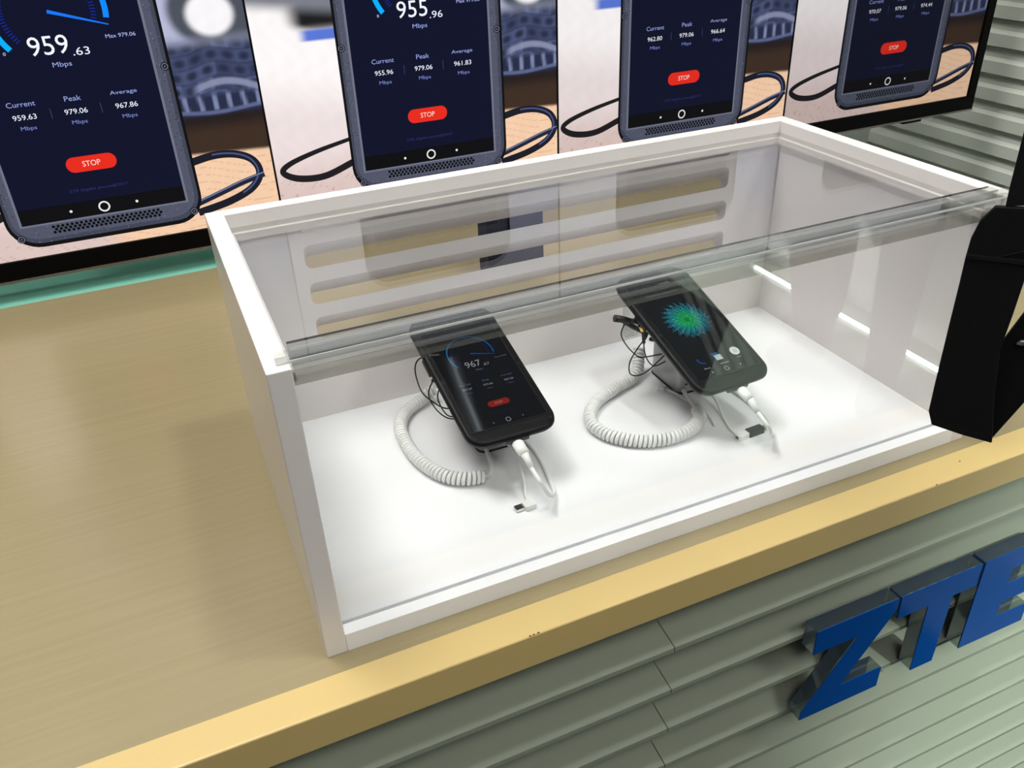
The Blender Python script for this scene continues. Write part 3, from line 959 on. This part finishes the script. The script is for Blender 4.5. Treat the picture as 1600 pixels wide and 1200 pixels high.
# adapter leads lying on the case floor
zf = TB + .0022
ad = empty('adapter_lead', (.31, .115, TB), 'thin white lead with right-angle micro plug on the case floor', 'adapter')
MB().tube(smooth_path([(.330, .262, .045), (.337, .225, .052), (.333, .190, .046), (.327, .160, TB + .010), (.320, .140, zf), (.318, .124, zf + .001)], 8), .0024, 8).build('lead', M['cable_white'], ad)


def obox(cx, cy, z0, z1, lx, ly, ang, r=.002):
    ca, sa = math.cos(ang), math.sin(ang)
    return [(cx + x * ca - y * sa, cy + x * sa + y * ca) for x, y in rrect(-lx / 2, lx / 2, -ly / 2, ly / 2, r, 3)]


MB().prism(obox(.3145, .1165, 0, 0, .017, .017, .05, .003), TB + .0002, TB + .0085, XY).build('elbow_housing', M['cable_white'], ad, .0008)
MB().prism(obox(.3000, .1165, 0, 0, .0125, .0105, .05, .001), TB + .0016, TB + .0056, XY).build('micro_plug', M['steel'], ad)
ad2 = empty('adapter_lead', (.69, .12, TB), 'white lead ending in a small black and white adapter beside the starburst phone', 'adapter')
MB().tube(smooth_path([(.690, .262, .040), (.693, .222, TB + .010), (.683, .185, zf), (.672, .152, zf), (.669, .131, zf + .001)], 8), .0020, 8).build('lead', M['cable_white'], ad2)
MB().prism(obox(.674, .1215, 0, 0, .020, .0135, .06, .003), TB + .0002, TB + .0085, XY).build('white_shell', M['cable_white'], ad2, .0008)['label'] = 'white end of the adapter'
MB().prism(obox(.6985, .1230, 0, 0, .029, .0140, .06, .002), TB + .0002, TB + .0090, XY).build('black_shell', M['cable_black'], ad2, .0008)['label'] = 'black end of the adapter'
MB().prism(obox(.7165, .1241, 0, 0, .008, .0095, .06, .001), TB + .0020, TB + .0060, XY).build('metal_tip', M['steel'], ad2)
MB().box(.6636, .6642, .1175, .1235, TB + .003, TB + .006).build('port', M['hole'], ad2)
ad3 = empty('adapter_lead', (.645, .292, TB), 'white lead with flat plug lying against the silver stand of the starburst phone', 'adapter')
MB().prism(obox(.6405, .296, 0, 0, .014, .012, -.9, .003), TB + .0002, TB + .0080, XY).build('plug', M['cable_white'], ad3, .0008)
MB().tube(smooth_path([(.644, .291, TB + .004), (.652, .274, zf + .001), (.657, .245, zf), (.664, .215, zf), (.663, .190, zf), (.655, .165, zf)], 8), .0022, 8).build('lead', M['cable_white'], ad3)

# ------------------------------------------------------------------ thin black antenna wires
def wire(label, pts, r=.0011, group=None, boot=None, plugs=True, name='antenna_wire'):
    pth = smooth_path(pts, 10)
    ro = empty(name, pts[0], label, 'wire', group)
    MB().tube(pth, r, 6).build('lead', M['cable_black'], ro)
    if boot:
        k = int(len(pth) * boot)
        MB().tube(pth[:max(3, k)], r * 2.6, 8).build('boot', M['cable_black'], ro)
    return ro


wire('thin black wire hooping widest behind the speed dial phone', [(.262, .30, .190), (.234, .30, .193), (.224, .30, .177), (.229, .30, .141), (.241, .30, .121), (.262, .30, .100), (.285, .30, .095)], boot=.10)
wire('black wire with thick sleeve under the speed dial phone edge', [(.258, .30, .158), (.248, .30, .150), (.240, .30, .129), (.249, .30, .102), (.266, .30, .081), (.290, .30, .072)], boot=.22)
wire('inner black wire looping tightly below the speed dial phone', [(.262, .30, .140), (.256, .30, .133), (.254, .30, .115), (.266, .30, .086), (.290, .30, .076)], boot=.2)
aw = wire('black wire curving down from the upper antenna stub by the starburst phone', [(.568, .30, .168), (.562, .30, .150), (.572, .30, .128), (.588, .30, .108), (.602, .30, .098), (.640, .30, .094)])
wire('black wire making the lowest round loop beside the starburst phone', [(.612, .30, .148), (.606, .30, .132), (.592, .30, .115), (.580, .30, .095), (.580, .30, .075), (.592, .30, .066), (.612, .30, .068), (.645, .30, .090)], boot=.18)
wire('black wire dropping straight down beside the gold connector', [(.602, .30, .148), (.604, .30, .128), (.607, .30, .105), (.616, .30, .085), (.628, .30, .075), (.648, .30, .078)], boot=.26)
wire('thick black lead tucked along the rear edge of the starburst phone', [(.616, .30, .128), (.628, .30, .122), (.640, .30, .108), (.652, .30, .090)], r=.0034)
st = empty('antenna_stub', (.552, .30, .180), 'pair of black antenna stubs crossing beside the starburst phone', 'antenna')
MB().tube([(.549, .300, .181), (.560, .298, .178), (.574, .296, .172)], [.0058, .0056, .0050], 12).build('knurled_head', M['cable_black'], st)
MB().tube([(.566, .297, .176), (.598, .297, .163)], .0040, 10).build('upper_rod', M['cable_black'], st)
MB().tube([(.566, .303, .172), (.584, .302, .157), (.606, .301, .142)], .0042, 10).build('lower_rod', M['cable_black'], st)
MB().tube([(.589, .288, .1660), (.593, .287, .1610), (.594, .287, .1540)], [.0050, .0060, .0045], 10).build('gold_connector', M['brass'], st)['label'] = 'gold coloured connector'
st3 = empty('antenna_bracket', (.600, .335, .19), 'clear plastic bracket fixed behind the upper left of the starburst phone', 'bracket')
MB().prism(rrect(.578, .606, .130, .186, .006, 3), .318, .324, XZ).build('plate', M['pane_edge'], st3)

# ------------------------------------------------------------------ black hanging strap in front of the case
P0 = Vector((0.61694095, -0.24546176, 0.40757492))
hd = Vector((0.59004679, -0.80736905, 0.0))
nd = Vector((0.80736905, 0.59004679, 0.0))
sr = bpy.data.objects.new('shoulder_strap', None); COL.objects.link(sr); sr.empty_display_size = .02
mt = Matrix((hd, nd, Vector((0, 0, 1)))).transposed().to_4x4(); mt.translation = P0 * S
sr.matrix_world = mt
tag(sr, 'black padded bag strap hanging in front of the case on the right', 'strap')
A = [(-0.0062, 0.1098), (-0.0147, 0.0962), (-0.0185, 0.0781), (-0.0190, 0.0596), (-0.0186, 0.0356), (-0.0183, -0.0177), (-0.0178, -0.0746), (-0.0172, -0.1049), (-0.0116, -0.1195), (0.0154, -0.1230), (0.0442, -0.1245), (0.0342, -0.0700), (0.0284, -0.0259), (0.0304, 0.0133), (0.0317, 0.0546), (0.0349, 0.0823), (0.0296, 0.1132)]
B2 = [(0.0442, -0.1240), (0.0240, -0.1200), (0.0200, -0.0700), (0.0230, -0.0359), (0.039, 0.0139), (0.0504, 0.049), (0.0796, 0.0802), (0.1000, 0.0502), (0.0811, -0.0235), (0.0611, -0.0783)]
NK = [(0.0015, 0.1109), (0.0008, 0.129), (0.0003, 0.1752), (0.0001, 0.2234), (-0.0007, 0.2614), (-0.0008, 0.45), (0.0138, 0.45), (0.0137, 0.2481), (0.0158, 0.1795), (0.0210, 0.1145)]


def padded(pts, y0, y1, fn_bow, name, m_, bev):
    b = MB()
    b.prism(pts[::-1], y0, y1, lambda p, t: (p[0], t + fn_bow(p), p[1]))
    return b.build(name, m_, sr, bev, 3, local=True)


pad = padded(A, -.0035, .0035, lambda p: 0.0, 'front_pad', M['strap'], .0016)
padded(B2, .0045, .0105, lambda p: 0.10 * max(0, p[0] - .03), 'returning_band', M['strap'], .0014)
padded(NK, -.0012, .0020, lambda p: 0.0, 'neck_webbing', M['strap2'], .0006)
b = MB().prism([(-0.0184, 0.0640), (-0.0186, 0.0600), (0.0318, 0.0620), (0.0328, 0.0665)], -.0044, -.0034, XZ)
b.prism([(0.004, 0.0650), (0.006, 0.0655), (0.0335, 0.079), (0.0335, 0.077)], -.0042, -.0034, XZ)
b.build('stitched_seam', M['strap2'], pad, .0003, 1, local=True)
MB().prism([(0.0400, -0.0175), (0.0425, -0.0135), (0.0470, -0.0125), (0.0480, -0.0165), (0.0440, -0.0180)], .0020, .0060, XZ).build('buckle', M['buckle'], sr, .0005, 1, local=True)

# ------------------------------------------------------------------ across the aisle (seen as reflections in the front pane)
oc = empty('aisle_counter', (4.2, -2.5, FLOOR_Z), 'long white counter with a glowing foot strip across the aisle', 'counter')
MB().box(3.66, 4.6, -4.1, -0.9, FLOOR_Z + 0.16, -0.05).build('carcass', M['white'], oc, .004)
MB().box(3.80, 4.5, -4.0, -1.0, FLOOR_Z, FLOOR_Z + 0.16).build('plinth', M['wall'], oc)
MB().box(3.62, 4.66, -4.15, -0.85, -0.05, 0.0).build('worktop', M['white_floor'], oc, .004)
MB().box(3.600, 3.618, -3.62, -1.0, FLOOR_Z + 0.002, FLOOR_Z + 0.022).build('led_strip', M['led'], oc)['label'] = 'glowing white strip'


def person(loc, rot, label, coat, arm=0.0):
    ro = empty('person', loc, label, 'person', rot=(0, 0, rot))
    k = 2.83 / 1.72      # metres to plan units of a 1.70 m figure
    J = {'pel': (0, 0, .92), 'ch': (0, 0, 1.18), 'sh': (0, 0, 1.40), 'nk': (0, .01, 1.47), 'hd': (0, .02, 1.58), 'tp': (0, .01, 1.70),
         'hl': (-.10, 0, .88), 'kl': (-.11, .02, .48), 'al': (-.11, 0, .08), 'tl': (-.12, .15, .03),
         'hr': (.10, 0, .88), 'kr': (.12, .03, .48), 'ar': (.13, -.02, .08), 'tr': (.15, .13, .03),
         'sl': (-.18, 0, 1.38), 'el': (-.24, -.02, 1.10), 'wl': (-.22, .10 + arm, .88 + arm), 'ml': (-.21, .14 + arm, .80 + arm),
         'sr': (.18, 0, 1.38), 'er': (.25, -.02, 1.10), 'wr': (.22, .14 + arm, .98 + arm), 'mr': (.20, .20 + arm, .94 + arm)}
    Rr = {'pel': .155, 'ch': .15, 'sh': .12, 'nk': .06, 'hd': .095, 'tp': .06, 'hl': .13, 'kl': .095, 'al': .07, 'tl': .035, 'hr': .13, 'kr': .095, 'ar': .07, 'tr': .035,
          'sl': .07, 'el': .048, 'wl': .032, 'ml': .03, 'sr': .07, 'er': .048, 'wr': .032, 'mr': .03}
    E_ = [('pel', 'ch'), ('ch', 'sh'), ('sh', 'nk'), ('nk', 'hd'), ('hd', 'tp'), ('pel', 'hl'), ('hl', 'kl'), ('kl', 'al'), ('al', 'tl'), ('pel', 'hr'), ('hr', 'kr'), ('kr', 'ar'), ('ar', 'tr'),
          ('sh', 'sl'), ('sl', 'el'), ('el', 'wl'), ('wl', 'ml'), ('sh', 'sr'), ('sr', 'er'), ('er', 'wr'), ('wr', 'mr')]
    # fingers
    for sd, w in (('l', 'ml'), ('r', 'mr')):
        bx, by, bz = J[w]
        for i, (dx, ln) in enumerate(((-.025, .075), (-.008, .085), (.009, .080), (.025, .065))):
            n1, n2 = 'f%s%da' % (sd, i), 'f%s%db' % (sd, i)
            J[n1] = (bx + dx, by + ln * .3, bz - ln * .5); J[n2] = (bx + dx, by + ln * .35, bz - ln)
            Rr[n1] = .010; Rr[n2] = .008
            E_ += [(w, n1), (n1, n2)]
        n1 = 'th' + sd
        s_ = 1 if sd == 'l' else -1
        J[n1] = (bx + s_ * .045, by + .04, bz - .02); Rr[n1] = .010
        E_.append((w, n1))
    names = list(J)
    me = bpy.data.meshes.new('body')
    me.from_pydata([tuple(c * k * S for c in J[n]) for n in names], [(names.index(a), names.index(b_)) for a, b_ in E_], [])
    o = bpy.data.objects.new('body', me)
    COL.objects.link(o); o.parent = ro
    sk = o.modifiers.new('skin', 'SKIN'); sk.use_smooth_shade = True
    for i, n in enumerate(names):
        me.skin_vertices[0].data[i].radius = (Rr[n] * k * S, Rr[n] * k * S * .8)
        me.skin_vertices[0].data[i].use_root = (n == 'pel')
    sb = o.modifiers.new('sub', 'SUBSURF'); sb.levels = 1; sb.render_levels = 1
    me.materials.append(coat)
    # hair cap and shoes
    hr = MB()
    cx, cy, cz = 0, .005 * k, 1.63 * k
    pts = []
    N1, N2 = 14, 7
    for j in range(N2 + 1):
        ph_ = math.pi * .62 * j / N2
        for i in range(N1):
            a = 2 * math.pi * i / N1
            pts.append((cx + .098 * k * math.sin(ph_) * math.cos(a), cy + .112 * k * math.sin(ph_) * math.sin(a) - .01, cz + .115 * k * math.cos(ph_)))
    hr.add(pts, [(j * N1 + i, j * N1 + (i + 1) % N1, (j + 1) * N1 + (i + 1) % N1, (j + 1) * N1 + i) for j in range(N2) for i in range(N1)], smooth=True)
    hr.build('hair', M['hair'], ro, local=True)
    return ro


M['hair'] = mat('dark_hair', (26, 20, 18), 0.6)
M['coat1'] = mat('charcoal_cloth', (48, 46, 52), 0.8)
M['coat2'] = mat('navy_cloth', (40, 42, 54), 0.8)
person((3.19, -1.79, FLOOR_Z), 1.05, 'person in charcoal clothes standing in the aisle behind the photographer', M['coat1'], .1)
person((3.16, -2.50, FLOOR_Z), 2.5, 'person in navy clothes standing beside the one in charcoal in the aisle', M['coat2'], .0)

# ------------------------------------------------------------------ ceiling lights, with fixtures for the added fill lamps
for i, (x, y, lb) in enumerate(((-0.5, 0.85, 'square white ceiling light above the counter'), (-0.8, -3.0, 'square fill light added behind the camera'), (3.2, -3.2, 'square fill light added above the aisle'), (1.3, -0.5, 'small square fill light added to brighten the louvred wall'))):
    cl = empty('ceiling_light', (x, y, 4.34), lb, 'ceiling light')
    hw = .85 if i < 3 else .28
    MB().box(x - hw, x + hw, y - hw, y + hw, 4.34, 4.42).build('frame', M['lampframe'], cl, .006)
    MB().box(x - hw + .05, x + hw - .05, y - hw + .05, y + hw - .05, 4.325, 4.34).build('diffuser', M['lamp'], cl)

tl = empty('tube_light', (1.84, 1.78, 4.35), 'thin fluorescent tube light hanging above the back wall', 'ceiling light')
MB().box(1.79, 1.89, 1.45, 2.1, 4.36, 4.40).build('housing', M['lampframe'], tl)
MB().tube([(1.82, 2.08, 4.34), (1.86, 1.47, 4.34)], 0.012, 10).build('tube', M['softlamp'], tl)
for nm, loc, tg, lb in (('added_spotlight', (0.6, -4.6, 4.16), (3.66, -2.7, -0.9), 'black spotlight added to brighten the aisle counter'), ('added_spotlight', (2.0, -3.42, 3.97), (1.5, -0.05, -1.25), 'black spotlight added to brighten the lower counter front')):  # added fixtures for the two fill spots
    ts = empty(nm, loc, lb, 'spotlight')
    dv = (Vector(tg) - Vector(loc)).normalized()
    p = Vector(loc)
    MB().tube([p - dv * .12, p - dv * .02, p - dv * .01], [.05, .05, .07], 16).build('lamp_head', M['tvback'], ts)
    MB().tube([p - dv * .08, (p.x, p.y, p.z + .25)], .012, 8).build('stem', M['tvback'], ts)
